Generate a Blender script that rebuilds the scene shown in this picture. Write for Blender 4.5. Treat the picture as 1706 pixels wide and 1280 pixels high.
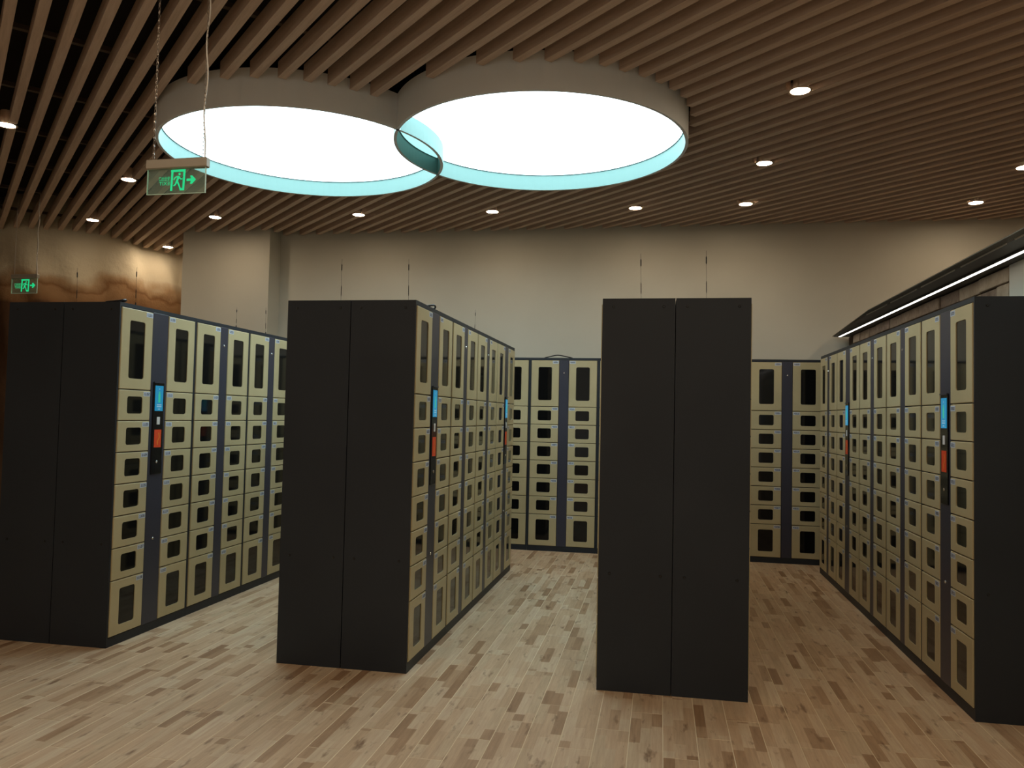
import bpy, bmesh, math, random
from mathutils import Matrix, Vector
random.seed(7)
sc = bpy.context.scene
C = sc.collection
for o in list(bpy.data.objects): bpy.data.objects.remove(o)

# ------------------------------------------------------------------ camera
F_PX, YAW, PITCH, ROLL, CAM_Z = 1323.4, math.radians(10.611), math.radians(2.355), math.radians(1.2355), 1.4471
Fv = Vector((-math.sin(YAW)*math.cos(PITCH), math.cos(YAW)*math.cos(PITCH), math.sin(PITCH)))
R0 = Vector((math.cos(YAW), math.sin(YAW), 0)); U0 = R0.cross(Fv)
Rv = math.cos(ROLL)*R0 + math.sin(ROLL)*U0
Uv = -math.sin(ROLL)*R0 + math.cos(ROLL)*U0
cam_data = bpy.data.cameras.new('camera')
cam_data.sensor_fit = 'HORIZONTAL'; cam_data.sensor_width = 36.0; cam_data.lens = F_PX/1706*36.0
cam_data.clip_start = 0.05; cam_data.clip_end = 100
cam = bpy.data.objects.new('camera', cam_data); C.objects.link(cam)
cam.matrix_world = Matrix(((Rv.x, Uv.x, -Fv.x, 0), (Rv.y, Uv.y, -Fv.y, 0), (Rv.z, Uv.z, -Fv.z, CAM_Z), (0, 0, 0, 1)))
sc.camera = cam
def project(p):
    d = Vector(p) - Vector((0, 0, CAM_Z)); z = d.dot(Fv)
    return (853 + F_PX*d.dot(Rv)/z, 640 - F_PX*d.dot(Uv)/z, z)

# ------------------------------------------------------------------ world, exposure, light levels
w = bpy.data.worlds.new('world'); sc.world = w; w.use_nodes = True
w.node_tree.nodes['Background'].inputs[0].default_value = (0.02, 0.02, 0.022, 1)
w.node_tree.nodes['Background'].inputs[1].default_value = 0.3
cy = sc.cycles
cy.max_bounces = 6; cy.diffuse_bounces = 4; cy.glossy_bounces = 2; cy.transmission_bounces = 3; cy.transparent_max_bounces = 6
cy.use_adaptive_sampling = True; cy.adaptive_threshold = 0.06
vs = sc.view_settings
vs.view_transform = 'Standard'; vs.look = 'None'; vs.exposure = 0.0; vs.gamma = 1.0; vs.use_curve_mapping = False
RING_LIGHT = 5.8           # glow of the two stretched ceiling membranes
RING_COLOUR = (0.74, 0.98, 1.06)
DOWN_GLOW = 140.0          # radiance of each warm downlight lens
DOWN_COLOUR = (1.0, 0.80, 0.57)
LED_LIGHT = 5.0
# soft fill lamp added behind the viewer to brighten the ceiling and end panels
fill_light = bpy.data.lights.new('added_fill', 'AREA'); fill_light.shape = 'RECTANGLE'; fill_light.size = 12.0; fill_light.size_y = 3.0
fill_light.energy = 24.0; fill_light.color = (1.0, 0.95, 0.88)
fill_obj = bpy.data.objects.new('added_fill', fill_light); C.objects.link(fill_obj)
fill_obj.location = (-1.75, -3.45, 1.75); fill_obj.rotation_euler = (math.radians(90), 0, 0)

# ------------------------------------------------------------------ helpers
def srgb(r, g, b):
    f = lambda c: (c/255/12.92) if c/255 <= 0.04045 else ((c/255+0.055)/1.055)**2.4
    return (f(r), f(g), f(b), 1)
MATS = {}
def mat(name, col=(0.5, 0.5, 0.5, 1), rough=0.5, metal=0.0, spec=0.5, emit=None, estr=0.0, coat=0.0):
    m = bpy.data.materials.new(name); m.use_nodes = True
    b = m.node_tree.nodes['Principled BSDF']
    b.inputs['Base Color'].default_value = col; b.inputs['Roughness'].default_value = rough
    b.inputs['Metallic'].default_value = metal; b.inputs['Specular IOR Level'].default_value = spec
    b.inputs['Coat Weight'].default_value = coat
    if emit: b.inputs['Emission Color'].default_value = (*emit[:3], 1); b.inputs['Emission Strength'].default_value = estr
    MATS[name] = m
    return m
class G:
    """small node-graph helper"""
    def __init__(s, m): s.m = m; s.t = m.node_tree; s.b = s.t.nodes['Principled BSDF']
    def n(s, typ, **kw):
        nd = s.t.nodes.new(typ)
        for k, v in kw.items(): setattr(nd, k, v)
        return nd
    def l(s, a, b): s.t.links.new(a, b)
    def math(s, op, a, b=None, c=None):
        nd = s.n('ShaderNodeMath', operation=op)
        for i, v in enumerate((a, b, c)):
            if v is None: continue
            if isinstance(v, (int, float)): nd.inputs[i].default_value = v
            else: s.l(v, nd.inputs[i])
        return nd.outputs[0]
    def pos(s):
        g = s.n('ShaderNodeNewGeometry'); x = s.n('ShaderNodeSeparateXYZ'); s.l(g.outputs['Position'], x.inputs[0])
        return g.outputs['Position'], x.outputs[0], x.outputs[1], x.outputs[2]
    def comb(s, x, y, z=0.0):
        c = s.n('ShaderNodeCombineXYZ')
        for i, v in enumerate((x, y, z)):
            if isinstance(v, (int, float)): c.inputs[i].default_value = v
            else: s.l(v, c.inputs[i])
        return c.outputs[0]
    def white(s, vec):
        nd = s.n('ShaderNodeTexWhiteNoise', noise_dimensions='3D'); s.l(vec, nd.inputs[0]); return nd.outputs[0]
    def noise(s, vec, scale=5.0, detail=3.0, rough=0.5):
        nd = s.n('ShaderNodeTexNoise'); nd.inputs['Scale'].default_value = scale; nd.inputs['Detail'].default_value = detail
        nd.inputs['Roughness'].default_value = rough
        if vec is not None: s.l(vec, nd.inputs['Vector'])
        return nd.outputs[0]
    def ramp(s, fac, stops, interp='LINEAR'):
        nd = s.n('ShaderNodeValToRGB'); r = nd.color_ramp; r.interpolation = interp
        while len(r.elements) < len(stops): r.elements.new(0.5)
        for e, (p, c) in zip(r.elements, stops): e.position = p; e.color = c
        s.l(fac, nd.inputs[0]); return nd.outputs[0]
    def mix(s, fac, a, b, blend='MIX'):
        nd = s.n('ShaderNodeMix', data_type='RGBA', blend_type=blend)
        for i, v in ((0, fac), (6, a), (7, b)):
            if isinstance(v, (int, float)): nd.inputs[i].default_value = v
            elif isinstance(v, tuple): nd.inputs[i].default_value = v
            else: s.l(v, nd.inputs[i])
        return nd.outputs[2]
    def bump(s, h, strength=0.2, dist=0.01):
        nd = s.n('ShaderNodeBump'); nd.inputs['Strength'].default_value = strength; nd.inputs['Distance'].default_value = dist
        s.l(h, nd.inputs['Height']); s.l(nd.outputs[0], s.b.inputs['Normal'])

class MB:
    """collects faces; build() links them as one mesh object"""
    def __init__(s): s.v = []; s.f = []; s.mi = []
    def add(s, vs_, fs, mi=0):
        k = len(s.v); s.v += [tuple(p) for p in vs_]
        for f in fs: s.f.append(tuple(i+k for i in f)); s.mi.append(mi)
        return s
    def box(s, x0, x1, y0, y1, z0, z1, mi=0):
        return s.add([(x0,y0,z0),(x1,y0,z0),(x1,y1,z0),(x0,y1,z0),(x0,y0,z1),(x1,y0,z1),(x1,y1,z1),(x0,y1,z1)],
                     [(3,2,1,0),(4,5,6,7),(0,1,5,4),(1,2,6,5),(2,3,7,6),(3,0,4,7)], mi)
    def prism(s, pts, z0, z1, mi=0):
        n = len(pts)
        return s.add([(x,y,z0) for x,y in pts]+[(x,y,z1) for x,y in pts],
                     [tuple(range(n-1,-1,-1)), tuple(range(n,2*n))]+[(i,(i+1)%n,n+(i+1)%n,n+i) for i in range(n)], mi)
    def plate(s, pts, y0, y1, mi=0):
        """polygon in the xz plane (seen from -y counter-clockwise), front at y0, back at y1"""
        n = len(pts)
        return s.add([(x,y0,z) for x,z in pts]+[(x,y1,z) for x,z in pts],
                     [tuple(range(n)), tuple(range(2*n-1,n-1,-1))]+[((i+1)%n,i,n+i,n+(i+1)%n) for i in range(n)], mi)
    def tube(s, pts, r, seg=6, mi=0, caps=True):
        rings = []
        n = len(pts)
        for i, p in enumerate(pts):
            p = Vector(p); t = (Vector(pts[min(i+1,n-1)])-Vector(pts[max(i-1,0)])).normalized()
            a = t.orthogonal().normalized() if i == 0 else (rings[-1][1]-t*rings[-1][1].dot(t)).normalized()
            b = t.cross(a); rr = r[i] if isinstance(r, (list, tuple)) else r
            rings.append(([p+rr*(math.cos(2*math.pi*k/seg)*a+math.sin(2*math.pi*k/seg)*b) for k in range(seg)], a))
        vs_ = [q for rg, _ in rings for q in rg]
        fs = [(i*seg+k, i*seg+(k+1)%seg, (i+1)*seg+(k+1)%seg, (i+1)*seg+k) for i in range(n-1) for k in range(seg)]
        if caps: fs += [tuple(range(seg-1,-1,-1)), tuple((n-1)*seg+k for k in range(seg))]
        return s.add(vs_, fs, mi)
    def lathe(s, prof, seg=32, mi=0, cx=0, cy=0):
        """profile [(r,z)...] round the z axis"""
        n = len(prof)
        vs_ = [(cx+r*math.cos(2*math.pi*k/seg), cy+r*math.sin(2*math.pi*k/seg), z) for r, z in prof for k in range(seg)]
        fs = [(i*seg+k, i*seg+(k+1)%seg, (i+1)*seg+(k+1)%seg, (i+1)*seg+k) for i in range(n-1) for k in range(seg)]
        return s.add(vs_, fs, mi)
    def mesh(s, name, mats, smooth=False, bevel=0.0):
        me = bpy.data.meshes.new(name); me.from_pydata(s.v, [], s.f)
        for m in (mats if isinstance(mats, (list, tuple)) else [mats]): me.materials.append(m)
        for p, i in zip(me.polygons, s.mi): p.material_index = i; p.use_smooth = smooth
        if bevel:
            bm = bmesh.new(); bm.from_mesh(me)
            bmesh.ops.bevel(bm, geom=list(bm.edges), offset=bevel, segments=1, affect='EDGES')
            bm.to_mesh(me); bm.free()
        me.update(); return me
    def build(s, name, mats, parent=None, smooth=False, bevel=0.0, loc=None):
        return link(name, s.mesh(name, mats, smooth, bevel), parent, loc)
def link(name, me, parent=None, loc=None):
    o = bpy.data.objects.new(name, me); C.objects.link(o)
    if parent is not None: o.parent = parent
    if loc is not None: o.location = loc
    return o
def tag(o, label, cat, group=None):
    o['label'] = label; o['category'] = cat
    if group: o['group'] = group
    return o
def thing(name, label, cat, loc=(0,0,0), rotz=0.0, group=None):
    o = bpy.data.objects.new(name, None); C.objects.link(o); o.empty_display_size = 0.1
    o.location = loc; o.rotation_euler = (0, 0, rotz)
    return tag(o, label, cat, group)
def struct(o): o['kind'] = 'structure'; return o

# ------------------------------------------------------------------ materials
m_body = mat('charcoal_powder_coat', srgb(58, 59, 63), 0.5, 0.0, 0.35)
g = G(m_body); P_, X_, Y_, Z_ = g.pos()
g.l(g.ramp(g.noise(P_, 2.2, 4), [(0.3, srgb(34,39,46)), (0.7, srgb(39,44,51))]), g.b.inputs['Base Color'])
g.bump(g.noise(P_, 900, 2), 0.05, 0.001)
m_strip = mat('slate_strip_paint', srgb(56, 57, 70), 0.36, 0.0, 0.4)
m_door = mat('champagne_door_paint', srgb(176, 166, 128), 0.38, 0.05, 0.4)
g = G(m_door); P_, X_, Y_, Z_ = g.pos()
g.l(g.ramp(g.noise(P_, 3.0, 3), [(0.3, srgb(184,170,132)), (0.7, srgb(194,180,142))]), g.b.inputs['Base Color'])
m_pane = mat('smoked_glass', (0.006, 0.006, 0.006, 1), 0.06, 0.0, 0.3)
m_label = mat('number_sticker', srgb(196, 204, 218), 0.5)
m_digit = mat('number_print', srgb(30, 32, 60), 0.6)
m_black = mat('black_plastic', srgb(16, 16, 18), 0.3)
m_gloss = mat('black_glass_fascia', srgb(12, 14, 20), 0.12)
m_chrome = mat('chrome', srgb(225, 225, 225), 0.18, 1.0)
m_alu = mat('bare_aluminium', srgb(215,210,200), 0.45, 0.3)
m_dkmetal = mat('dark_metal', srgb(40, 38, 36), 0.4, 0.6)
m_red = mat('orange_red_sticker', srgb(226, 74, 34), 0.5)
m_yel = mat('yellow_print', srgb(235, 150, 50), 0.5)
m_white_pl = mat('white_plastic', srgb(215, 215, 215), 0.4)
m_scr = mat('screen_blue', (0,0,0,1), 0.2, emit=srgb(40,150,196), estr=0.7)
m_scr2 = mat('screen_green', (0,0,0,1), 0.2, emit=srgb(60,195,160), estr=0.75)
m_scr3 = mat('screen_pale', (0,0,0,1), 0.2, emit=srgb(150,195,215), estr=0.7)
m_wall = mat('cream_wall_paint', srgb(205, 196, 176), 0.85, 0, 0.2)
g = G(m_wall); P_, X_, Y_, Z_ = g.pos()
g.l(g.ramp(g.noise(P_, 1.1, 4), [(0.3, srgb(198,193,178)), (0.7, srgb(207,202,187))]), g.b.inputs['Base Color'])
g.bump(g.noise(P_, 120, 3), 0.08, 0.004)
m_slat = mat('brown_wood_slat', srgb(120, 88, 62), 0.55, 0, 0.35)
g = G(m_slat); P_, X_, Y_, Z_ = g.pos()
mp = g.n('ShaderNodeMapping'); mp.inputs['Rotation'].default_value = (0, 0, math.radians(-46.4)); g.l(P_, mp.inputs[0])
mp2 = g.n('ShaderNodeMapping'); mp2.inputs['Scale'].default_value = (9, 0.5, 9); g.l(mp.outputs[0], mp2.inputs[0])
g.l(g.ramp(g.noise(mp2.outputs[0], 6.0, 4, 0.6), [(0.25, srgb(182,158,138)), (0.5, srgb(198,174,154)), (0.8, srgb(212,190,172))]), g.b.inputs['Base Color'])
m_slab = mat('dark_ceiling_paint', srgb(50, 46, 42), 0.9, 0, 0.1)
m_carrier = mat('carrier_metal', srgb(92, 80, 68), 0.5, 0.3)
m_spill = mat('ring_cyan_spill', (0.175, 0.29, 0.27, 1), 0.6, 0, 0.3)  # cyan light of the membranes put into the rim colour
m_ring = mat('ring_grey_paint', (0.78, 0.80, 0.79, 1), 0.6, 0, 0.3)
m_bead = mat('grey_bead', srgb(120,136,138), 0.6)
m_membrane = mat('glowing_membrane', (0.8,0.8,0.8,1), 0.6, emit=RING_COLOUR, estr=RING_LIGHT)
m_lens = mat('dim_membrane', (0.8,0.8,0.8,1), 0.6, emit=(0.40,0.86,0.84), estr=1.15)
m_lamp = mat('downlight_lens', (0.8,0.8,0.8,1), 0.4, emit=DOWN_COLOUR, estr=DOWN_GLOW)
m_trim = mat('downlight_trim', srgb(190,168,146), 0.5)
m_led = mat('linear_led', (0.8,0.8,0.8,1), 0.4, emit=(1.0,0.96,0.86), estr=LED_LIGHT)
m_canopy = mat('dark_canopy_paint', srgb(70, 66, 60), 0.45)
m_canopy_face = mat('canopy_fascia_paint', srgb(92, 88, 74), 0.5)
m_grout = mat('pale_grout', srgb(226, 208, 178), 0.8, 0, 0.2)
m_sign_body = mat('sign_housing_aluminium', srgb(170,160,145), 0.45, 0.3)
m_green = mat('green_lit_print', (0,0.02,0.01,1), 0.4, emit=srgb(28,222,140), estr=0.85)
m_edge_glow = mat('acrylic_edge_glow', srgb(205,222,208), 0.5, emit=srgb(120,190,150), estr=0.12)  # glow of the lit acrylic edge put in as pale colour and emission
m_chain = mat('steel_chain', srgb(170,160,150), 0.3, 0.9)
m_cable = mat('white_cable', srgb(240,235,225), 0.45)

m_glass = mat('added_window_glass', (0.6,0.65,0.66,1), 0.05)
# sign panel: real clear acrylic, light passes straight through it
m_acryl = bpy.data.materials.new('clear_acrylic'); m_acryl.use_nodes = True
t = m_acryl.node_tree; t.nodes.clear()
out = t.nodes.new('ShaderNodeOutputMaterial'); mx = t.nodes.new('ShaderNodeMixShader'); tr = t.nodes.new('ShaderNodeBsdfTransparent')
pb = t.nodes.new('ShaderNodeBsdfPrincipled'); tr.inputs[0].default_value = (0.84, 0.92, 0.88, 1)
pb.inputs['Base Color'].default_value = (0.55, 0.72, 0.64, 1); pb.inputs['Roughness'].default_value = 0.1
mx.inputs[0].default_value = 0.16
t.links.new(tr.outputs[0], mx.inputs[1]); t.links.new(pb.outputs[0], mx.inputs[2]); t.links.new(mx.outputs[0], out.inputs[0])

# floor tile print: strips about 5 cm wide and 25 cm long of different woods within each tile
TW, TL, TX0, TY0 = 0.1515, 0.756, 0.031, 3.287
m_tile = mat('wood_print_tile', srgb(170,140,105), 0.42, 0, 0.4)
g = G(m_tile); P_, X_, Y_, Z_ = g.pos()
row = g.math('FLOOR', g.math('DIVIDE', g.math('SUBTRACT', X_, TX0), TW))
sub = g.math('FLOOR', g.math('DIVIDE', g.math('SUBTRACT', X_, TX0), TW/3))
rm = g.math('MODULO', g.math('ADD', row, 310.0), 3.0)
yy = g.math('DIVIDE', g.math('SUBTRACT', g.math('SUBTRACT', Y_, TY0), g.math('MULTIPLY', rm, TL/3)), TL)
col = g.math('FLOOR', yy)
tile_rnd = g.white(g.comb(row, col, 3.1))
off = g.white(g.comb(sub, col, 8.7))
blk = g.math('FLOOR', g.math('ADD', g.math('MULTIPLY', g.math('FRACT', yy), 2.6), off))
blk_rnd = g.white(g.comb(sub, g.math('ADD', g.math('MULTIPLY', col, 7.0), blk), 1.7))
grain_v = g.n('ShaderNodeMapping'); grain_v.inputs['Scale'].default_value = (60, 4, 1); g.l(P_, grain_v.inputs[0])
grain = g.noise(grain_v.outputs[0], 1.0, 5, 0.65)
blot_v = g.n('ShaderNodeMapping'); blot_v.inputs['Scale'].default_value = (20, 5.5, 1); g.l(P_, blot_v.inputs[0])
blot = g.noise(blot_v.outputs[0], 1.0, 3, 0.55)
base = g.ramp(blk_rnd, [(0.0, srgb(146,114,86)), (0.12, srgb(164,132,102)), (0.22, srgb(188,160,130)), (0.55, srgb(202,174,144)), (0.8, srgb(210,188,160)), (1.0, srgb(192,168,138))])
c2 = g.mix(g.math('MULTIPLY', tile_rnd, 0.35), base, srgb(196,166,134))
c3 = g.mix(0.38, c2, g.ramp(grain, [(0.3, (0.30,0.28,0.26,1)), (0.7, (0.75,0.75,0.75,1))]), 'OVERLAY')
c4 = g.mix(g.ramp(blot, [(0.27, (0.85,0.85,0.85,1)), (0.40, (0,0,0,1))]), c3, srgb(120,88,62))
g.l(c4, g.b.inputs['Base Color'])
g.bump(grain, 0.06, 0.002)

# painted relief wall: cream sky over brown hills, with broad ridges
m_mural = mat('painted_hill_mural', srgb(150,110,70), 0.85, 0, 0.2)
g = G(m_mural); P_, X_, Y_, Z_ = g.pos()
mv = g.n('ShaderNodeMapping'); mv.inputs['Scale'].default_value = (0.55, 0.55, 0.9); g.l(P_, mv.inputs[0])
n1 = g.noise(mv.outputs[0], 1.6, 3, 0.5); n2 = g.noise(P_, 5.0, 5, 0.6)
h = g.math('ADD', Z_, g.math('ADD', g.math('MULTIPLY', g.math('SUBTRACT', n1, 0.5), 0.9), g.math('MULTIPLY', g.math('SUBTRACT', n2, 0.5), 0.12)))
hn = g.math('DIVIDE', g.math('SUBTRACT', h, 1.0), 3.0)
cm = g.ramp(hn, [(0.0, srgb(84,60,42)), (0.56, srgb(92,64,44)), (0.58, srgb(138,100,66)), (0.65, srgb(166,128,90)), (0.66, srgb(138,100,66)),
                 (0.69, srgb(182,150,114)), (0.73, srgb(218,204,176)), (1.0, srgb(226,216,192))])
g.l(cm, g.b.inputs['Base Color']); g.bump(n2, 0.5, 0.05)

# rough brown blockwork
m_brick = mat('brown_stone_brick', srgb(120,92,72), 0.85, 0, 0.2)
g = G(m_brick); oi = g.n('ShaderNodeObjectInfo'); P_, X_, Y_, Z_ = g.pos()
g.l(g.mix(0.35, g.ramp(oi.outputs['Random'], [(0, srgb(112,86,66)), (0.5, srgb(146,120,94)), (1, srgb(182,162,134))]),
          g.ramp(g.noise(P_, 14, 5, 0.7), [(0.3, (0.1,0.08,0.06,1)), (0.7, (0.5,0.42,0.34,1))])), g.b.inputs['Base Color'])
g.bump(g.noise(P_, 40, 4), 0.5, 0.01)
m_mortar = mat('dark_mortar', srgb(84,70,58), 0.95, 0, 0.1)

# ------------------------------------------------------------------ room shell
CZ = 3.62                     # underside of the slats
SLAB = 4.05
BACK_Y = 9.05
XL, XR, YN = -10.0, 6.5, -3.6
MURAL = [(-10.0,7.60),(-9.5,7.95),(-9.0,8.22),(-8.6,8.42),(-8.3,8.47),(-8.07,8.41),(-7.79,8.35),(-7.48,8.45),(-7.2,8.58),(-6.97,8.80),(-6.90,9.16),(-6.90,9.60),(-6.76,9.93),(-6.62,10.18),(-6.35,10.45),(-5.95,10.6)]
PIL = (-5.79, -4.64, 8.77)    # pillar x0, x1, front y

floor = struct(MB().box(XL, XR, YN, 10.75, -0.12, -0.0010).build('floor', m_grout))
wb = struct(MB().box(PIL[1]-0.02, XR, BACK_Y, BACK_Y+0.15, 0, SLAB).build('wall_back', m_wall))
struct(MB().box(PIL[0], PIL[1], PIL[2], 10.6, 0, SLAB).build('wall_pillar', m_wall))
struct(MB().box(XR, XR+0.15, YN, BACK_Y+0.15, 0, SLAB).build('wall_right', m_wall))
struct(MB().box(XL-0.15, XL, YN, 7.75, 0, SLAB).build('wall_left', m_wall))
WX0, WX1, WZ0, WZ1 = -7.75, 4.25, 0.25, 3.25
mbw = MB().box(XL-0.15, WX0, YN-0.15, YN, 0, SLAB).box(WX1, XR+0.15, YN-0.15, YN, 0, SLAB).box(WX0, WX1, YN-0.15, YN, WZ1, SLAB).box(WX0, WX1, YN-0.15, YN, 0, WZ0)
struct(mbw.build('wall_front', m_wall))
wn = struct(MB().box(WX0, WX1, YN-0.08, YN-0.07, WZ0, WZ1).build('added_window', m_glass))  # unseen window and its bars, added to go with the fill lamp
for k in range(7):
    xw = WX0+(WX1-WX0)*k/6
    MB().box(max(WX0, xw-0.03), min(WX1, xw+0.03), YN-0.12, YN-0.03, WZ0, WZ1).build('added_mullion', m_dkmetal, wn)
ceiling = struct(MB().box(XL-0.15, XR+0.15, YN-0.15, 10.75, SLAB, SLAB+0.12).build('ceiling', m_slab))
# curved relief wall
def catmull(pts, n=5):
    r = []
    for i in range(len(pts)-1):
        p0, p1, p2, p3 = [Vector(pts[max(0,min(len(pts)-1,j))]) for j in (i-1,i,i+1,i+2)]
        for k in range(n):
            t = k/n
            r.append(0.5*((2*p1)+(-p0+p2)*t+(2*p0-5*p1+4*p2-p3)*t*t+(-p0+3*p1-3*p2+p3)*t**3))
    r.append(Vector(pts[-1])); return r
cur = catmull(MURAL)
mb = MB(); NZ = 26; nc = len(cur)
vv = []
for i, p in enumerate(cur):
    tn = (cur[min(i+1,nc-1)]-cur[max(i-1,0)]).normalized(); nrm = Vector((tn.y, -tn.x))
    for j in range(NZ+1):
        z = SLAB*j/NZ
        d = 0.05*math.sin(2.1*z+0.6*i*0.35)*math.sin(0.5*i+1.3*z)*min(1, abs(CZ+0.1-z)*1.5)
        d += 0.03*math.sin(5*z+i*0.9)*min(1, abs(CZ+0.1-z)*1.5)
        q = p+nrm*d; vv.append((q.x, q.y, z))
mb.add(vv, [(i*(NZ+1)+j, (i+1)*(NZ+1)+j, (i+1)*(NZ+1)+j+1, i*(NZ+1)+j+1) for i in range(nc-1) for j in range(NZ)])
wm = struct(mb.build('wall_mural', m_mural, smooth=True))
so = wm.modifiers.new('thickness', 'SOLIDIFY'); so.thickness = 0.12; so.offset = -1.0

# low partition behind the right-hand lockers, brown blockwork with a plastered near end
PX, PZ = 1.955, 2.376
BR_Y0, BR_Y1 = 4.97, 8.75
wp = struct(MB().box(PX+0.03, PX+0.18, 1.2, BACK_Y-0.01, 0, PZ).build('wall_partition', m_mortar))
struct(MB().box(PX, PX+0.03, 1.2, BR_Y0-0.005, 0, PZ).build('trim_1', m_wall))
rb = random.Random(3)
bh = 0.094
BMESH = {}
for k in range(4):
    z0 = PZ-(k+1)*bh
    y = BR_Y0-rb.uniform(0, 0.0)
    first = True
    while y < BR_Y1:
        L = rb.choice((0.18, 0.27, 0.36, 0.36, 0.45))
        if first and k % 2: L = 0.18
        first = False
        L = min(L, BR_Y1-y)
        if L < 0.05: break
        dp = rb.choice((0.0, 0.006, 0.012))
        key = (round(L,3), dp)
        if key not in BMESH:
            BMESH[key] = MB().box(dp, 0.03, 0.004, L-0.004, 0.004, bh-0.004).mesh('brick', m_brick, bevel=0.004)
        link('brick', BMESH[key], wp, (PX, y, z0))
        y += L

# ------------------------------------------------------------------ floor tiles
foot = []     # footprints that hide tiles, filled below in the locker layout
tile_me = MB()
c_ = 0.0012; gx, gy = TW/2-0.0020, TL/2-0.0020
tile_me.add([(-gx,-gy,-0.0009),(gx,-gy,-0.0009),(gx,gy,-0.0009),(-gx,gy,-0.0009),(-gx+c_,-gy+c_,0),(gx-c_,-gy+c_,0),(gx-c_,gy-c_,0),(-gx+c_,gy-c_,0)],
            [(4,5,6,7),(0,1,5,4),(1,2,6,5),(2,3,7,6),(3,0,4,7)])
H = 2.1
DEP = 0.388
A_R, B_L, B_R, C_L, C_R, D_L, K_Y, Y0 = -3.26, -2.155, -1.374, -0.316, 0.464, 1.54, 8.598, 4.316
A_L = A_R-0.781
W_MAIN, W_SUB = 0.811, 0.750
FOOT = [(A_L, A_R, Y0, 7.44), (B_L, B_R, Y0, 7.44), (C_L, C_R, Y0, 7.44), (D_L, 1.95, Y0, 8.2), (-3.7, 1.7, K_Y, 9.0)]
tiles = []
for r in range(int((XL-TX0)/TW)-1, int((XR-TX0)/TW)+1):
    x = TX0+(r+0.5)*TW
    if x-TW/2 < XL or x+TW/2 > XR: continue
    o_ = TY0+((r+310) % 3)*TL/3
    for k in range(-12, 12):
        y = o_+(k+0.5)*TL
        if y-TL/2 < YN-0.4 or y+TL/2 > 10.7: continue
        tiles.append((x, y))
def tile_size(x, y):
    if any(x0+0.02 < x < x1-0.02 and y0 < y-TL/2 and y+TL/2 < y1 for x0, x1, y0, y1 in FOOT): return 0
    q = [project((x+a*TW/2, y+b*TL/2, 0)) for a, b in ((-1,-1),(1,-1),(1,1),(-1,1))]
    if min(c[2] for c in q) < 0.3: return 0
    if not any(0 <= c[0] <= 1706 and 0 <= c[1] <= 1280 for c in q): return 0
    # covered by the near lockers?
    for x0, x1, y0, y1 in FOOT:
        hid = 0
        for cx, cy in ((x, y), (x, y-TL/2), (x, y+TL/2)):
            for s_ in range(1, 40):
                t_ = s_/40
                if x0 < cx*t_ < x1 and y0 < cy*t_ < y1: hid += 1; break
        if hid == 3: return 0
    return abs(sum(q[i][0]*q[(i+1)%4][1]-q[(i+1)%4][0]*q[i][1] for i in range(4)))/2
ranked = sorted(((tile_size(x, y), x, y) for x, y in tiles), reverse=True)
shared_tile = tile_me.mesh('tile', m_tile)
rest = MB()
for i, (s_, x, y) in enumerate(ranked):
    if i < 300 and s_ > 0: link('tile', shared_tile, floor, (x, y, 0))
    else: rest.add([(a+x, b+y, c) for a, b, c in tile_me.v], tile_me.f)
ro = rest.build('tile_field', m_tile, floor); ro['kind'] = 'stuff'

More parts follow.
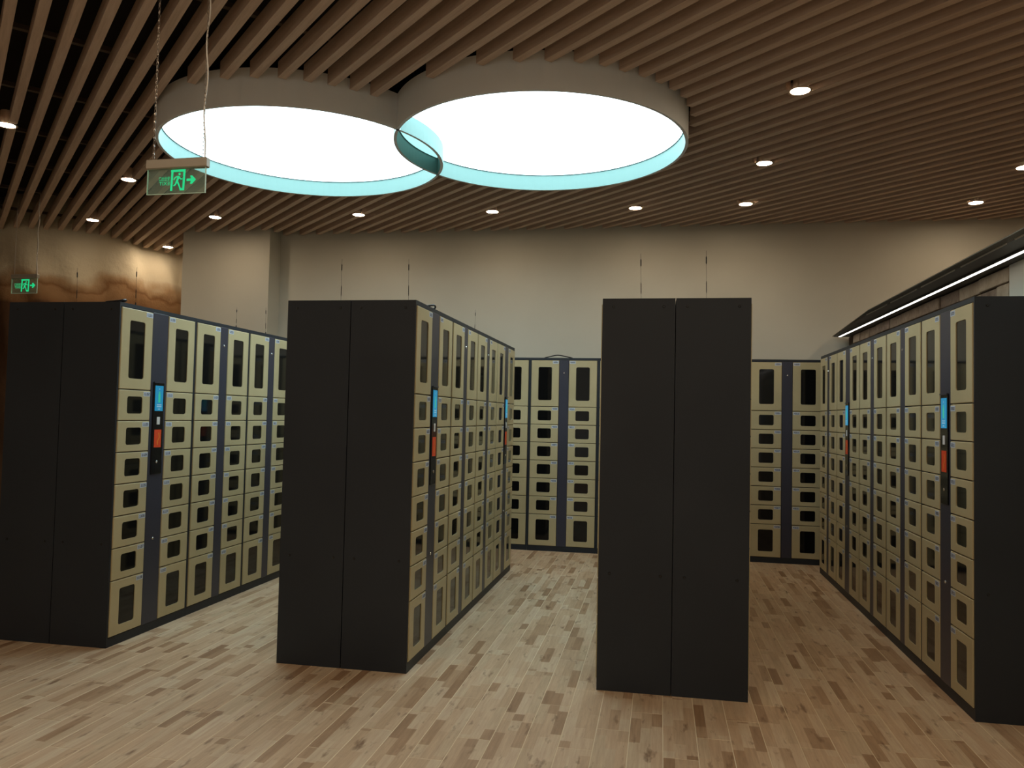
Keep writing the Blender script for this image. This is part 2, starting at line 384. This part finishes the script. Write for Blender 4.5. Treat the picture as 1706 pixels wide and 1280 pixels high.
# ------------------------------------------------------------------ ring lights
RR, RT = 1.085, 0.022
RINGS = [(-2.785, 5.79), (-0.912, 5.80)]
RZ0, RZ1, MZ = 3.45, 3.70, 3.582
def arc(c, r, a0, a1, n):
    return [(c[0]+r*math.cos(a0+(a1-a0)*k/n), c[1]+r*math.sin(a0+(a1-a0)*k/n)) for k in range(n+1)]
d_ = math.dist(*RINGS); base_a = math.atan2(RINGS[1][1]-RINGS[0][1], RINGS[1][0]-RINGS[0][0])
ri = RR-RT
ha = math.acos(d_/2/RR)          # half angle of the overlap, seen from either centre
hi = math.acos(min(1, (d_*d_+ri*ri-RR*RR)/(2*d_*ri)))
lab = ['left of two interlocking round ring lights with glowing white membrane', 'right of two interlocking round ring lights with glowing white membrane']
for i, c in enumerate(RINGS):
    t = thing('ring_light', lab[i], 'ceiling light', (c[0], c[1], RZ0), 0, 'interlocking ring lights')
    prof = [(RR-RT,0),(RR,0),(RR,RZ1-RZ0),(RR-RT,RZ1-RZ0),(RR-RT,0)]
    rim = MB().lathe(prof, 128).build('rim', [m_ring, m_spill], t)
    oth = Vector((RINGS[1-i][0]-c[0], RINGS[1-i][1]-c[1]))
    for p in rim.data.polygons:        # cyan membrane light painted on the rim faces inside either ring
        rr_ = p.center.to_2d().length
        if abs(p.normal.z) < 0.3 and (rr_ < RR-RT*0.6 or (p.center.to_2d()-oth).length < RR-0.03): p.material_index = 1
    bd = [(RR-RT-0.004*(1-math.cos(a)), MZ-RZ0-0.002+0.003*math.sin(a)) for a in [math.pi*2*k/6 for k in range(7)]]
    MB().lathe(bd, 96).build('retaining_bead', m_bead, t)
    MB().lathe([(RR-RT/2, RZ1-RZ0), (RR-RT/2, RZ1-RZ0+0.004), (0, RZ1-RZ0+0.004), (0, RZ1-RZ0), (RR-RT/2, RZ1-RZ0)], 64).build('light_block_lid', m_ring, t)  # unseen lid added to keep membrane light off the slab
    sgn = base_a if i == 0 else base_a+math.pi
    other = RINGS[1-i]
    # glowing disc without the overlap
    p1 = arc((0,0), ri, sgn+hi, sgn+2*math.pi-hi, 96)
    oc = (other[0]-c[0], other[1]-c[1])
    hj = math.acos(min(1,(d_*d_+RR*RR-ri*ri)/(2*d_*RR)))
    p2 = arc(oc, RR, sgn+math.pi+hj, sgn+math.pi-hj, 32)
    MB().prism(p1+p2[1:-1], MZ-RZ0, MZ-RZ0+0.006).build('membrane', m_membrane, t)
    if i == 1:
        hk = math.acos(d_/2/ri)
        l1 = arc((0,0), ri, sgn-hk, sgn+hk, 24); l2 = arc(oc, ri, sgn+math.pi-hk, sgn+math.pi+hk, 24)
        q = MB().prism(l1+l2[1:-1], MZ-RZ0, MZ-RZ0+0.006).build('overlap_membrane', m_lens, t)
        q['label'] = 'dimmer pale cyan membrane in the overlap of the two rings'

# ------------------------------------------------------------------ downlights
DL = [(-5.0,5.23,'bright round downlight at the left edge of the slatted ceiling'),
      (-4.99,6.65,'round downlight just left of the larger hanging exit sign'),
      (-6.49,8.06,'round downlight over the brown mural, left of the larger exit sign'),
      (-4.95,8.08,'round downlight above the cream pillar'),
      (-6.51,9.52,'lowest round downlight, beside the pillar edge above the mural'),
      (-3.27,8.14,'round downlight below the left ring light'),
      (-1.78,8.16,'round downlight below the meeting point of the two rings'),
      (-0.28,8.17,'round downlight below the right half of the right ring light'),
      (0.81,8.13,'lowest of the three downlights in a line right of the rings'),
      (0.83,6.85,'middle of the three downlights in a line right of the rings'),
      (0.87,5.36,'topmost and largest downlight, right of the ring lights'),
      (2.98,8.31,'round downlight at the far right above the linear wall light'),
      (2.96,7.21,'round downlight cut by the right edge of the photograph')]
DL += [(x, y, 'unseen round downlight in the slatted ceiling outside the photographed part of the room') for x, y in
       ((0.87,3.9),(2.96,5.7))+tuple((x, y) for y in (2.4, 0.9) for x in (-5.0,-3.3,-1.8,-0.28,0.87,2.96) if x+y > -2.5)
       + tuple((x, y) for y in (-0.6, -2.1) for x in (-5.0,-3.3,-1.8,-0.28,0.87,2.96)) + ((4.6,8.3),(4.6,6.8),(4.6,5.3),(4.6,3.8),(4.6,2.4))]  # unseen lamps; rows behind the viewer and far right added for bounce light
can_me = MB().lathe([(0.060,0.004),(0.061,0.0),(0.075,0.0),(0.077,0.003),(0.046,0.0055),(0.046,0.11),(0.0,0.11)], 24).mesh('housing', m_trim, smooth=False)
len_me = MB().lathe([(0.0,0.002),(0.0605,0.002),(0.0605,0.0045)], 24)
len_me = len_me.mesh('lens', m_lamp)
for n_, (x, y, lb) in enumerate(DL):
    t = thing('downlight', lb, 'downlight', (x, y, CZ-0.006), 0, 'round downlights in the slatted ceiling')
    link('housing', can_me, t); link('lens', len_me, t)

# ------------------------------------------------------------------ ceiling slats
SA = math.radians(46.4); SP = 0.15; SW = 0.054; SH = 0.105
sd = Vector((-math.sin(SA), math.cos(SA))); sn = Vector((math.cos(SA), math.sin(SA)))
poly = [(XL,YN),(XR,YN),(XR,BACK_Y),(PIL[1],BACK_Y),(PIL[1],PIL[2]),(PIL[0],PIL[2]),(PIL[0],10.5)]+[(p.x,p.y) for p in reversed(cur)]
def inside(x, y):
    c = False; j = len(poly)-1
    for i in range(len(poly)):
        xi, yi = poly[i]; xj, yj = poly[j]
        if (yi > y) != (yj > y) and x < (xj-xi)*(y-yi)/(yj-yi)+xi: c = not c
        j = i
    return c
def free(x, y):
    for c in RINGS:
        if (x-c[0])**2+(y-c[1])**2 < (RR+0.004)**2: return False
    for q in DL:
        if (x-q[0])**2+(y-q[1])**2 < 0.049**2: return False
    return inside(x, y)
slat_me = MB().box(-0.5, 0.5, -SW/2, SW/2, 0, SH).mesh('slat', m_slat)
k0 = 0.078
for k in range(-75, 90):
    cc = k0+SP*k
    run = None; t_ = -14.0; st = 0.02
    while t_ < 16.0:
        ok = True
        p = sn*cc+sd*t_
        if not (XL < p.x < XR and YN < p.y < 10.7): ok = False
        else:
            ok = free(p.x+sn.x*SW/2, p.y+sn.y*SW/2) and free(p.x-sn.x*SW/2, p.y-sn.y*SW/2) and free(p.x, p.y)
        if ok and run is None: run = t_
        if not ok and run is not None:
            if t_-run > 0.12:
                L = t_-st-run; m_ = (t_-st+run)/2; q = sn*cc+sd*m_
                o = link('slat', slat_me, ceiling, (q.x, q.y, CZ)); o.rotation_euler = (0,0,math.atan2(sd.y, sd.x)); o.scale = (L,1,1)
            run = None
        t_ += st
# carriers across the slats, hung from the slab
car_me = MB().box(-0.5, 0.5, -0.019, 0.019, 0, 0.03).mesh('carrier', m_carrier)
for k in range(-8, 11):
    tt = 0.35+1.05*k
    run = None; c_s = -9.0
    while c_s < 12:
        p = sn*c_s+sd*tt
        ok = XL < p.x < XR and YN < p.y < 10.7 and inside(p.x, p.y) and not any((p.x-c[0])**2+(p.y-c[1])**2 < 1.2**2 for c in RINGS) and not any((p.x-q[0])**2+(p.y-q[1])**2 < 0.1**2 for q in DL)
        if ok and run is None: run = c_s
        if not ok and run is not None:
            if c_s-run > 0.2:
                q = sn*((run+c_s)/2)+sd*tt
                o = link('carrier', car_me, ceiling, (q.x, q.y, CZ+SH+0.001)); o.rotation_euler = (0,0,math.atan2(sn.y, sn.x)); o.scale = (c_s-run-0.05,1,1)
            run = None
        c_s += 0.05

# ------------------------------------------------------------------ lockers
MARG, DW = 0.014, 0.309
TOP, BASE = 0.026, 0.057
Hs = [0.509]+[0.195]*6
Hs.append(H-TOP-BASE-sum(Hs))
WIN = {0: (0.148, 0.076, 0.070), 1: (0.148, 0.042, 0.045), 2: (0.148, 0.055, 0.060)}   # window width, margin above, margin below
GAP = 0.0060
def door_mesh(kind, h):
    wx, mt, mbm = WIN[kind]
    x1 = DW/2-GAP/2; z0, z1 = -h/2+GAP/2, h/2-GAP/2
    ch = 0.003; th = 0.016; yf = -0.006
    ix = wx/2; a0, a1 = -h/2+mbm, h/2-mt; r = 0.014
    def outer(i, y): return [(-x1+i,y,z0+i),(x1-i,y,z0+i),(x1-i,y,z1-i),(-x1+i,y,z1-i)]
    def inner(y):
        pts = []
        for cx, cz, s in ((-ix+r,a0+r,180),(ix-r,a0+r,270),(ix-r,a1-r,0),(-ix+r,a1-r,90)):
            for k in range(3):
                an = math.radians(s+45*k); pts.append((cx+r*math.cos(an), y, cz+r*math.sin(an)))
        return pts
    v = outer(ch, yf)+outer(0, yf+ch)+outer(0, yf+th)+inner(yf)+inner(yf+0.011)
    f = []
    for i in range(4):
        j = (i+1) % 4
        f += [(4+i,4+j,j,i), (8+i,8+j,4+j,4+i)]
        b = 12+3*i
        f += [(i,b+1,b), (i,b+2,b+1), (i,j,12+3*j,b+2)]
    for k in range(12):
        f.append((12+k, 12+(k+1)%12, 24+(k+1)%12, 24+k))
    return MB().add(v, f).mesh('door', m_door)
def pane_mesh(kind, h):
    wx, mt, mbm = WIN[kind]; ix = wx/2+0.002; a0, a1 = -h/2+mbm-0.002, h/2-mt+0.002; r = 0.016
    pts = []
    for cx, cz, s in ((-ix+r,a0+r,180),(ix-r,a0+r,270),(ix-r,a1-r,0),(-ix+r,a1-r,90)):
        for k in range(3):
            an = math.radians(s+45*k); pts.append((cx+r*math.cos(an), cz+r*math.sin(an)))
    return MB().plate(pts, -0.0015, 0.0025).mesh('pane', m_pane)
DM = [door_mesh(0, Hs[0]), door_mesh(1, Hs[1]), door_mesh(2, Hs[7])]
PM = [pane_mesh(0, Hs[0]), pane_mesh(1, Hs[1]), pane_mesh(2, Hs[7])]
DIG = {'0':'111101101101111','1':'010110010010111','2':'111001111100111','3':'111001111001111','4':'101101111001001','5':'111100111001111',
       '6':'111100111101111','7':'111001010010010','8':'111101111101111','9':'111101111001111'}
LW, LH = 0.066, 0.029
def number_mesh(txt):
    mb_ = MB().box(-LW/2, LW/2, -0.0008, 0, -LH/2, LH/2)
    px = 0.0033; x = -(len(txt)*3+len(txt)-1)*px/2
    for ch in txt:
        for rr in range(5):
            c = 0
            while c < 3:
                if DIG[ch][rr*3+c] == '1':
                    e = c
                    while e < 3 and DIG[ch][rr*3+e] == '1': e += 1
                    z = 2.5*px-rr*px
                    mb_.add([(x+c*px,-0.0012,z-px),(x+e*px,-0.0012,z-px),(x+e*px,-0.0012,z),(x+c*px,-0.0012,z)], [(0,1,2,3)], 1)
                    c = e
                else: c += 1
        x += 4*px
    return mb_.mesh('number_label', [m_label, m_digit])

BODY = {}
def body_mesh(W, cw):
    if W not in BODY:
        m = MB(); y = 0.012
        e = 0.001
        bmx = MB().box(e, W-e, y, DEP, 0.0, H)
        m.add(bmx.v, bmx.f)
        m.box(e, W-e, 0, y, H-TOP+0.002, H)                 # top rail
        m.box(e, W-e, 0, y, 0, BASE-0.002)                  # plinth
        m.box(e, MARG-0.001, 0, y, BASE-0.002, H-TOP+0.002)     # side stiles
        m.box(W-MARG+0.001, W-e, 0, y, BASE-0.002, H-TOP+0.002)
        s = MB().box(MARG+DW+0.001, W-MARG-DW-0.001, -0.003, y, BASE-0.002, H-TOP+0.002)
        BODY[W] = (m.mesh('carcass', m_body), s.mesh('centre_strip', m_strip, bevel=0.002))
    return BODY[W]
lock_me = MB().lathe([(0,-0.004),(0.007,-0.004),(0.009,-0.001),(0.009,0.004)], 12); lock_me.v = [(x, z, y) for x, y, z in lock_me.v]; lock_me = lock_me.mesh('keyhole', m_chrome)
screw_me = MB().lathe([(0,-0.0025),(0.006,-0.0025),(0.008,0.0)], 10); screw_me.v = [(z, x, y) for x, y, z in screw_me.v]; screw_me = screw_me.mesh('screw', m_black)
# control panel
cw = 0.112
fas_me = MB().box(-cw/2, cw/2, -0.010, -0.003, 1.02, 1.625).mesh('control_fascia', m_gloss, bevel=0.003)
hood_me = MB().box(-cw/2, cw/2, -0.016, -0.010, 1.617, 1.625).mesh('screen_hood', m_strip)
sw_ = 0.082
scr = MB().box(-sw_/2, sw_/2, -0.0125, -0.010, 1.435, 1.600)
def sq(x0, x1, z0, z1, mi): scr.add([(x0,-0.0130,z0),(x1,-0.0130,z0),(x1,-0.0130,z1),(x0,-0.0130,z1)], [(0,1,2,3)], mi)
sq(-0.011, 0.011, 1.490, 1.545, 1); sq(-0.007, 0.007, 1.545, 1.562, 1)
sq(-0.004, 0.004, 1.575, 1.583, 2)
sq(-0.025, 0.025, 1.472, 1.478, 2); sq(-0.025, 0.025, 1.460, 1.466, 2); sq(-0.012, 0.012, 1.444, 1.450, 2)
scr_me = scr.mesh('touchscreen', [m_scr, m_scr2, m_scr3])
scan_me = MB().box(-0.016, 0.016, -0.0125, -0.010, 1.345, 1.395).mesh('scanner_window', m_white_pl, bevel=0.001)
red = MB().box(-0.036, 0.036, -0.0115, -0.010, 1.195, 1.312)
def rq(pts): red.add([(x,-0.0119,z) for x, z in pts], [tuple(range(len(pts)))], 1)
rq([(0.004,1.292),(0.012,1.292),(0.022,1.262),(0.014,1.262)]); rq([(0.022,1.262),(0.014,1.262),(-0.006,1.236),(0.003,1.236)][::-1]); rq([(0.003,1.236),(-0.006,1.236),(-0.004,1.212),(0.004,1.212)][::-1])
red_me = red.mesh('warning_sticker', [m_red, m_yel])

unit_no = [10]
def locker(kind, label, loc, rotz, screws=None, row_no=None):
    W = W_MAIN if kind == 'main' else W_SUB
    t = thing('locker_cabinet', label, 'locker', loc, rotz, 'champagne door locker cabinets')
    bm_, st_ = body_mesh(W, 0)
    link('carcass', bm_, t); s = link('centre_strip', st_, t)
    if kind == 'main':
        fa = link('control_fascia', fas_me, t, (W/2, 0, 0))
        link('screen_hood', hood_me, fa); link('touchscreen', scr_me, fa); link('scanner_window', scan_me, fa); link('warning_sticker', red_me, fa)
        link('keyhole', lock_me, fa, (0, -0.010, 1.10))
        link('keyhole', lock_me, s, (W/2, -0.004, 0.60))
    else:
        link('keyhole', lock_me, s, (W/2, -0.004, 1.935))
    unit_no[0] += 1
    for col in (0, 1):
        x = MARG+DW/2 if col == 0 else W-MARG-DW/2
        z = H-TOP
        for r, h in enumerate(Hs):
            k = 0 if r == 0 else (2 if r == 7 else 1)
            d = link('door', DM[k], t, (x, 0, z-h/2))
            link('pane', PM[k], d)
            lx = (DW/2-GAP-LW/2-0.001)*(1 if col == 0 else -1)
            link('number_label', number_mesh('%02d%02d' % (unit_no[0], col*8+r+1)), d, (lx, -0.0061, h/2-GAP-LH/2-0.003))
            z -= h
    if screws:
        xx = 0.001 if screws < 0 else W-0.001
        for yy_, zz in ((0.06, 2.055), (DEP-0.06, 2.055), (0.06, 0.62), (DEP-0.06, 0.62)):
            o = link('screw', screw_me, t, (xx, yy_, zz))
            if screws > 0: o.rotation_euler = (0, 0, math.pi)
    return t
Q = math.pi/2
def row_right(x, kinds, name, labels):     # doors face +X, local x runs away from the camera
    y = Y0
    for i, (k, lb) in enumerate(zip(kinds, labels)):
        locker(k, lb, (x, y, 0), Q, screws=-1 if i == 0 else None)
        y += (W_MAIN if k == 'main' else W_SUB)
def row_left(x, kinds, name, labels):      # doors face -X
    y = Y0
    for i, (k, lb) in enumerate(zip(kinds, labels)):
        W = W_MAIN if k == 'main' else W_SUB
        locker(k, lb, (x, y+W, 0), -Q, screws=1 if i == 0 else None)
        y += W
K4 = ['main', 'sub', 'sub', 'main']
row_right(A_R, K4, 'a', ['nearest locker of the leftmost row, with blue touchscreen and orange sticker',
    'second locker of the leftmost row, next to the one with the touchscreen',
    'third locker of the leftmost row, half hidden by the centre left block',
    'far end locker of the leftmost row, behind the centre left block'])
row_left(A_L, ['main'], 'a2', ['dark side panel forming the left half of the leftmost block end'])
row_right(B_R, K4, 'b', ['nearest locker of the centre left block, with teal touchscreen beside its dark end panel',
    'second locker from the near end of the centre left block',
    'third locker from the near end of the centre left block',
    'far end locker of the centre left block, with small teal touchscreen'])
row_left(B_L, K4, 'b2', ['near locker seen as left half of the centre left dark end panel',
    'second locker on the hidden left side of the centre left block',
    'third locker on the hidden left side of the centre left block',
    'last locker on the hidden left side of the centre left block'])
row_right(C_R, K4, 'c', ['near locker seen as right half of the freestanding two panel dark block',
    'second locker on the hidden right side of the freestanding dark block',
    'third locker on the hidden right side of the freestanding dark block',
    'last locker on the hidden right side of the freestanding dark block'])
row_left(C_L, K4, 'c2', ['near locker seen as left half of the freestanding two panel dark block',
    'second locker on the hidden left side of the freestanding dark block',
    'third locker on the hidden left side of the freestanding dark block',
    'last locker on the hidden left side of the freestanding dark block'])
row_left(D_L, ['main', 'sub', 'sub', 'main', 'sub'], 'd', ['nearest locker of the right row, with bright blue touchscreen and dark end panel',
    'second locker of the right row under the linear wall light',
    'third locker of the right row under the linear wall light',
    'fourth locker of the right row, with small teal touchscreen',
    'farthest locker of the right row, in the corner by the back lockers'])
x = -1.411-3*W_SUB
for k, lb in (('sub', 'leftmost back wall locker, hidden behind the centre left block'), ('sub', 'second back wall locker, hidden behind the centre left block'),
              ('sub', 'back wall locker peeping out beside the far end of the centre left block'),
              ('sub', 'back wall locker in full view left of the freestanding block'),
              ('main', 'back wall locker mostly hidden behind left of the freestanding block'), ('sub', 'back wall locker hidden behind right of the freestanding block'),
              ('sub', 'back wall locker between the freestanding block and the right row')):
    locker(k, lb, (x, K_Y, 0), 0)
    x += W_MAIN if k == 'main' else W_SUB
    if k == 'sub' and abs(x-0.9) < 0.03: x = 0.913

# ------------------------------------------------------------------ whip antennas on top of the lockers
def antenna(x, y, top, label):
    h_ = top-H
    t = thing('whip_antenna', label, 'antenna', (x, y, H), 0, 'whip antennas on the lockers')
    MB().lathe([(0,0.0),(0.016,0.0),(0.016,0.010),(0.010,0.016),(0.004,0.022),(0.004,0.05),(0.0,0.05)], 12).build('magnet_base', m_black, t)
    lean = (random.uniform(-0.006,0.006), random.uniform(-0.006,0.006))
    at = lambda f: (lean[0]*f, lean[1]*f, 0.05+(h_-0.05)*f)
    MB().tube([at(0), at(0.5), at(1)], 0.0008, 5).build('whip', m_dkmetal, t)
    MB().tube([at(0.12), at(0.16), at(0.34), at(0.38)], [0.0012,0.0024,0.0024,0.0012], 6).build('lower_coil', m_dkmetal, t)
    MB().tube([at(0.72), at(0.75), at(0.86), at(0.89)], [0.0012,0.0034,0.0034,0.0012], 6).build('upper_coil', m_black, t)
for x, y, z, lb in ((-3.88,4.7,2.387,'left antenna over the near end of the leftmost lockers'), (-3.435,4.7,2.385,'right antenna over the near end of the leftmost lockers'),
    (-1.99,4.7,2.419,'left antenna over the near end of the centre left block'), (-1.545,4.7,2.412,'right antenna over the near end of the centre left block'),
    (-0.12,4.7,2.422,'left antenna over the freestanding two panel block'), (0.254,4.7,2.433,'right antenna over the freestanding two panel block'),
    (-3.45,6.0,2.30,'left of two small antennas in front of the cream pillar'), (-3.45,6.5,2.37,'right of two small antennas in front of the cream pillar'),
    (-1.56,6.55,2.35,'small antenna above the far half of the centre left block')):
    antenna(x, y, z, lb)
# loose cable loops on the cabinet tops
def cable(pts, label):
    tag(MB().tube([tuple(p) for p in catmull_3(pts)], 0.006, 6).build('cable', m_black, smooth=True), label, 'cable', 'loose cables on the locker tops')
def catmull_3(pts, n=6):
    r = []
    for i in range(len(pts)-1):
        p0, p1, p2, p3 = [Vector(pts[max(0,min(len(pts)-1,j))]) for j in (i-1,i,i+1,i+2)]
        for k in range(n):
            t = k/n
            r.append(0.5*((2*p1)+(-p0+p2)*t+(2*p0-5*p1+4*p2-p3)*t*t+(-p0+3*p1-3*p2+p3)*t**3))
    r.append(Vector(pts[-1])); return r
cable([(-1.27,8.72,2.107),(-1.20,8.66,2.118),(-1.12,8.65,2.133),(-1.03,8.66,2.120),(-0.96,8.72,2.107)], 'low black cable loop on top of the back wall lockers')
cable([(-1.46,4.68,2.107),(-1.40,4.70,2.122),(-1.385,4.73,2.125),(-1.40,4.77,2.112),(-1.50,4.80,2.107)], 'black cable loop on top of the nearest centre left locker')
cable([(-3.36,4.42,2.107),(-3.285,4.40,2.118),(-3.275,4.37,2.118),(-3.30,4.35,2.110),(-3.40,4.37,2.107)], 'black cable loop at the near corner of the leftmost lockers')

# ------------------------------------------------------------------ canopy with the linear light over the right row
t = thing('light_canopy', 'dark canopy with a white linear light over the right row of lockers', 'wall light', (0,0,PZ))
cy0 = 1.4
MB().prism([(1.715,cy0),(PX+0.17,cy0),(PX+0.17,9.0),(1.82,9.0),(1.715,7.35)], 0.002, 0.012).build('soffit_board', m_canopy, t)
MB().prism([(1.662,cy0),(1.709,cy0),(1.709,7.30),(1.812,8.99),(1.806,8.99),(1.662,6.9)], 0.004, 0.010).build('front_rail', m_canopy_face, t)
MB().box(1.841, 1.862, cy0+0.02, 8.86, -0.012, 0.002).build('led_strip', m_led, t)
MB().box(1.834, 1.841, cy0+0.02, 8.86, -0.010, 0.002).build('led_channel', m_canopy, t)
MB().box(1.862, 1.869, cy0+0.02, 8.86, -0.010, 0.002).build('led_channel', m_canopy, t)
y = cy0+0.1
while y < 7.2:
    L = 0.62; MB().box(1.709, 1.714, y, min(y+L, 7.28), -0.003, 0.004).build('edge_strip', m_alu, t); y += 0.72

# ------------------------------------------------------------------ hanging exit signs (seen from behind, so the print is mirrored)
def text_mesh(txt, size):
    cu = bpy.data.curves.new('t', 'FONT'); cu.body = txt; cu.size = size; cu.align_x = 'CENTER'; cu.align_y = 'CENTER'; cu.resolution_u = 2
    o = bpy.data.objects.new('t', cu); C.objects.link(o)
    bpy.context.view_layer.update()
    me = bpy.data.meshes.new_from_object(o.evaluated_get(bpy.context.evaluated_depsgraph_get()))
    bpy.data.objects.remove(o); return me
def lettering(txt, size, cx, cz, parent, wide):
    me = text_mesh(txt, size)
    xs = [v.co.x for v in me.vertices] or [0, 1]
    k = wide/max(1e-6, max(xs)-min(xs)); mid = (max(xs)+min(xs))/2
    for v in me.vertices: v.co = Vector((cx-(v.co.x-mid)*k, -0.0048, cz+v.co.y))
    me.materials.clear(); me.materials.append(m_green); me.name = 'lettering'
    return link('lettering', me, parent)
def exit_sign(loc, rz, W, Hh, cz_top, label):
    t = thing('exit_sign', label, 'exit sign', loc, rz, 'green hanging exit signs')   # origin at the middle of the lower edge
    bh_ = 0.046
    MB().box(-W/2, W/2, -0.017, 0.017, Hh-bh_, Hh).build('housing', m_sign_body, t, bevel=0.004)
    pn = MB().box(-W/2+0.004, W/2-0.012, -0.004, 0.004, 0, Hh-bh_).build('acrylic_panel', m_acryl, t)
    ew = 0.0022; ex0, ex1, ez1 = -W/2+0.004, W/2-0.012, Hh-bh_
    MB().box(ex0-ew, ex0, -0.004, 0.004, -ew, ez1).box(ex1, ex1+ew, -0.004, 0.004, -ew, ez1).box(ex0, ex1, -0.004, 0.004, -ew, 0).build('panel_edge_glow', m_edge_glow, t)
    s = (Hh-bh_)/0.130
    P = lambda pts: [(x*s, z*s) for x, z in pts]
    # door frame outline
    df = MB()
    df.plate(P([(-0.036,0.014),(-0.024,0.014),(-0.020,0.112),(-0.032,0.112)]), -0.0048, -0.0041)
    df.plate(P([(-0.034,0.112),(0.050,0.112),(0.050,0.124),(-0.034,0.124)]), -0.0048, -0.0041)
    df.plate(P([(0.034,0.014),(0.046,0.014),(0.050,0.112),(0.038,0.112)]), -0.0048, -0.0041)
    df.plate(P([(0.020,0.014),(0.034,0.014),(0.034,0.024),(0.026,0.028)]), -0.0048, -0.0041)
    df.build('door_outline', m_green, t)
    # running figure
    rf = MB()
    def limb(a, b, wa, wb):
        a = Vector((a[0], a[1])); b = Vector((b[0], b[1])); d = (b-a).normalized(); nn = Vector((d.y, -d.x))
        rf.plate([((a+nn*wa)*s)[:], ((b+nn*wb)*s)[:], ((b-nn*wb)*s)[:], ((a-nn*wa)*s)[:]], -0.0048, -0.0041)
    rf.plate([((0.016+0.0065*math.cos(2*math.pi*k/12))*s, (0.100+0.0065*math.sin(2*math.pi*k/12))*s) for k in range(12)], -0.0048, -0.0041)
    limb((0.012,0.090),(0.002,0.062),0.006,0.006)
    limb((0.010,0.089),(-0.008,0.084),0.0035,0.003); limb((-0.008,0.084),(-0.016,0.070),0.003,0.003)
    limb((0.013,0.088),(0.022,0.074),0.0035,0.003); limb((0.022,0.074),(0.033,0.074),0.003,0.003)
    limb((0.003,0.064),(0.014,0.044),0.005,0.004); limb((0.014,0.044),(0.024,0.018),0.004,0.0035)
    limb((0.001,0.064),(-0.006,0.045),0.005,0.004); limb((-0.006,0.045),(-0.018,0.040),0.004,0.0035)
    rf.build('running_figure', m_green, t)
    MB().plate(P([(0.058,0.062),(0.083,0.062),(0.078,0.046),(0.090,0.046),(0.112,0.068),(0.090,0.090),(0.078,0.090),(0.083,0.074),(0.058,0.074)]), -0.0048, -0.0041).build('arrow', m_green, t)
    lettering('安全出口', 0.026*s, -0.071*s, 0.076*s, t, 0.062*s)
    lettering('EXIT', 0.026*s, -0.071*s, 0.052*s, t, 0.060*s)
    # chain and power cable up to the ceiling
    top = cz_top-loc[2]
    xl, xr = -W/2+0.03, W/2-0.03
    ch = MB(); z = Hh; i = 0
    while z < top:
        a = (1, 0) if i % 2 == 0 else (0, 1)
        pts = []
        for k in range(9):
            an = 2*math.pi*k/8; rx = 0.0048*math.cos(an); rz_ = 0.012*math.sin(an)
            pts.append((xl+a[0]*rx, a[1]*rx, z+0.010+rz_))
        ch.tube(pts, 0.0014, 4, caps=False); z += 0.0195; i += 1
    ch.build('chain', m_chain, t)
    ch2 = MB(); z = Hh; i = 0
    while z < top:
        a = (1, 0) if i % 2 == 0 else (0, 1); pts = []
        for k in range(9):
            an = 2*math.pi*k/8; rx = 0.0048*math.cos(an); rz_ = 0.012*math.sin(an)
            pts.append((xr+a[0]*rx, a[1]*rx, z+0.010+rz_))
        ch2.tube(pts, 0.0014, 4, caps=False); z += 0.0195; i += 1
    ch2.build('chain', m_chain, t)
    cb = [(xr+0.004+0.006*math.sin(5.0*q/20*4), 0.005*math.cos(q), Hh+(top-Hh)*q/20) for q in range(21)]
    cb[0] = (xr+0.012, 0, Hh-0.01)
    MB().tube([tuple(p) for p in catmull_3(cb, 3)], 0.0034, 6).build('power_cable', m_cable, t, smooth=True)
    return t
exit_sign((-2.290, 3.40, 2.480), math.radians(-1.5), 0.326, 0.166, CZ+0.1, 'larger hanging clear exit sign with green running figure, below the left ring light')
exit_sign((-6.752, 7.40, 2.663), math.radians(-2.0), 0.340, 0.205, CZ+0.12, 'small hanging green exit sign in front of the brown mural')
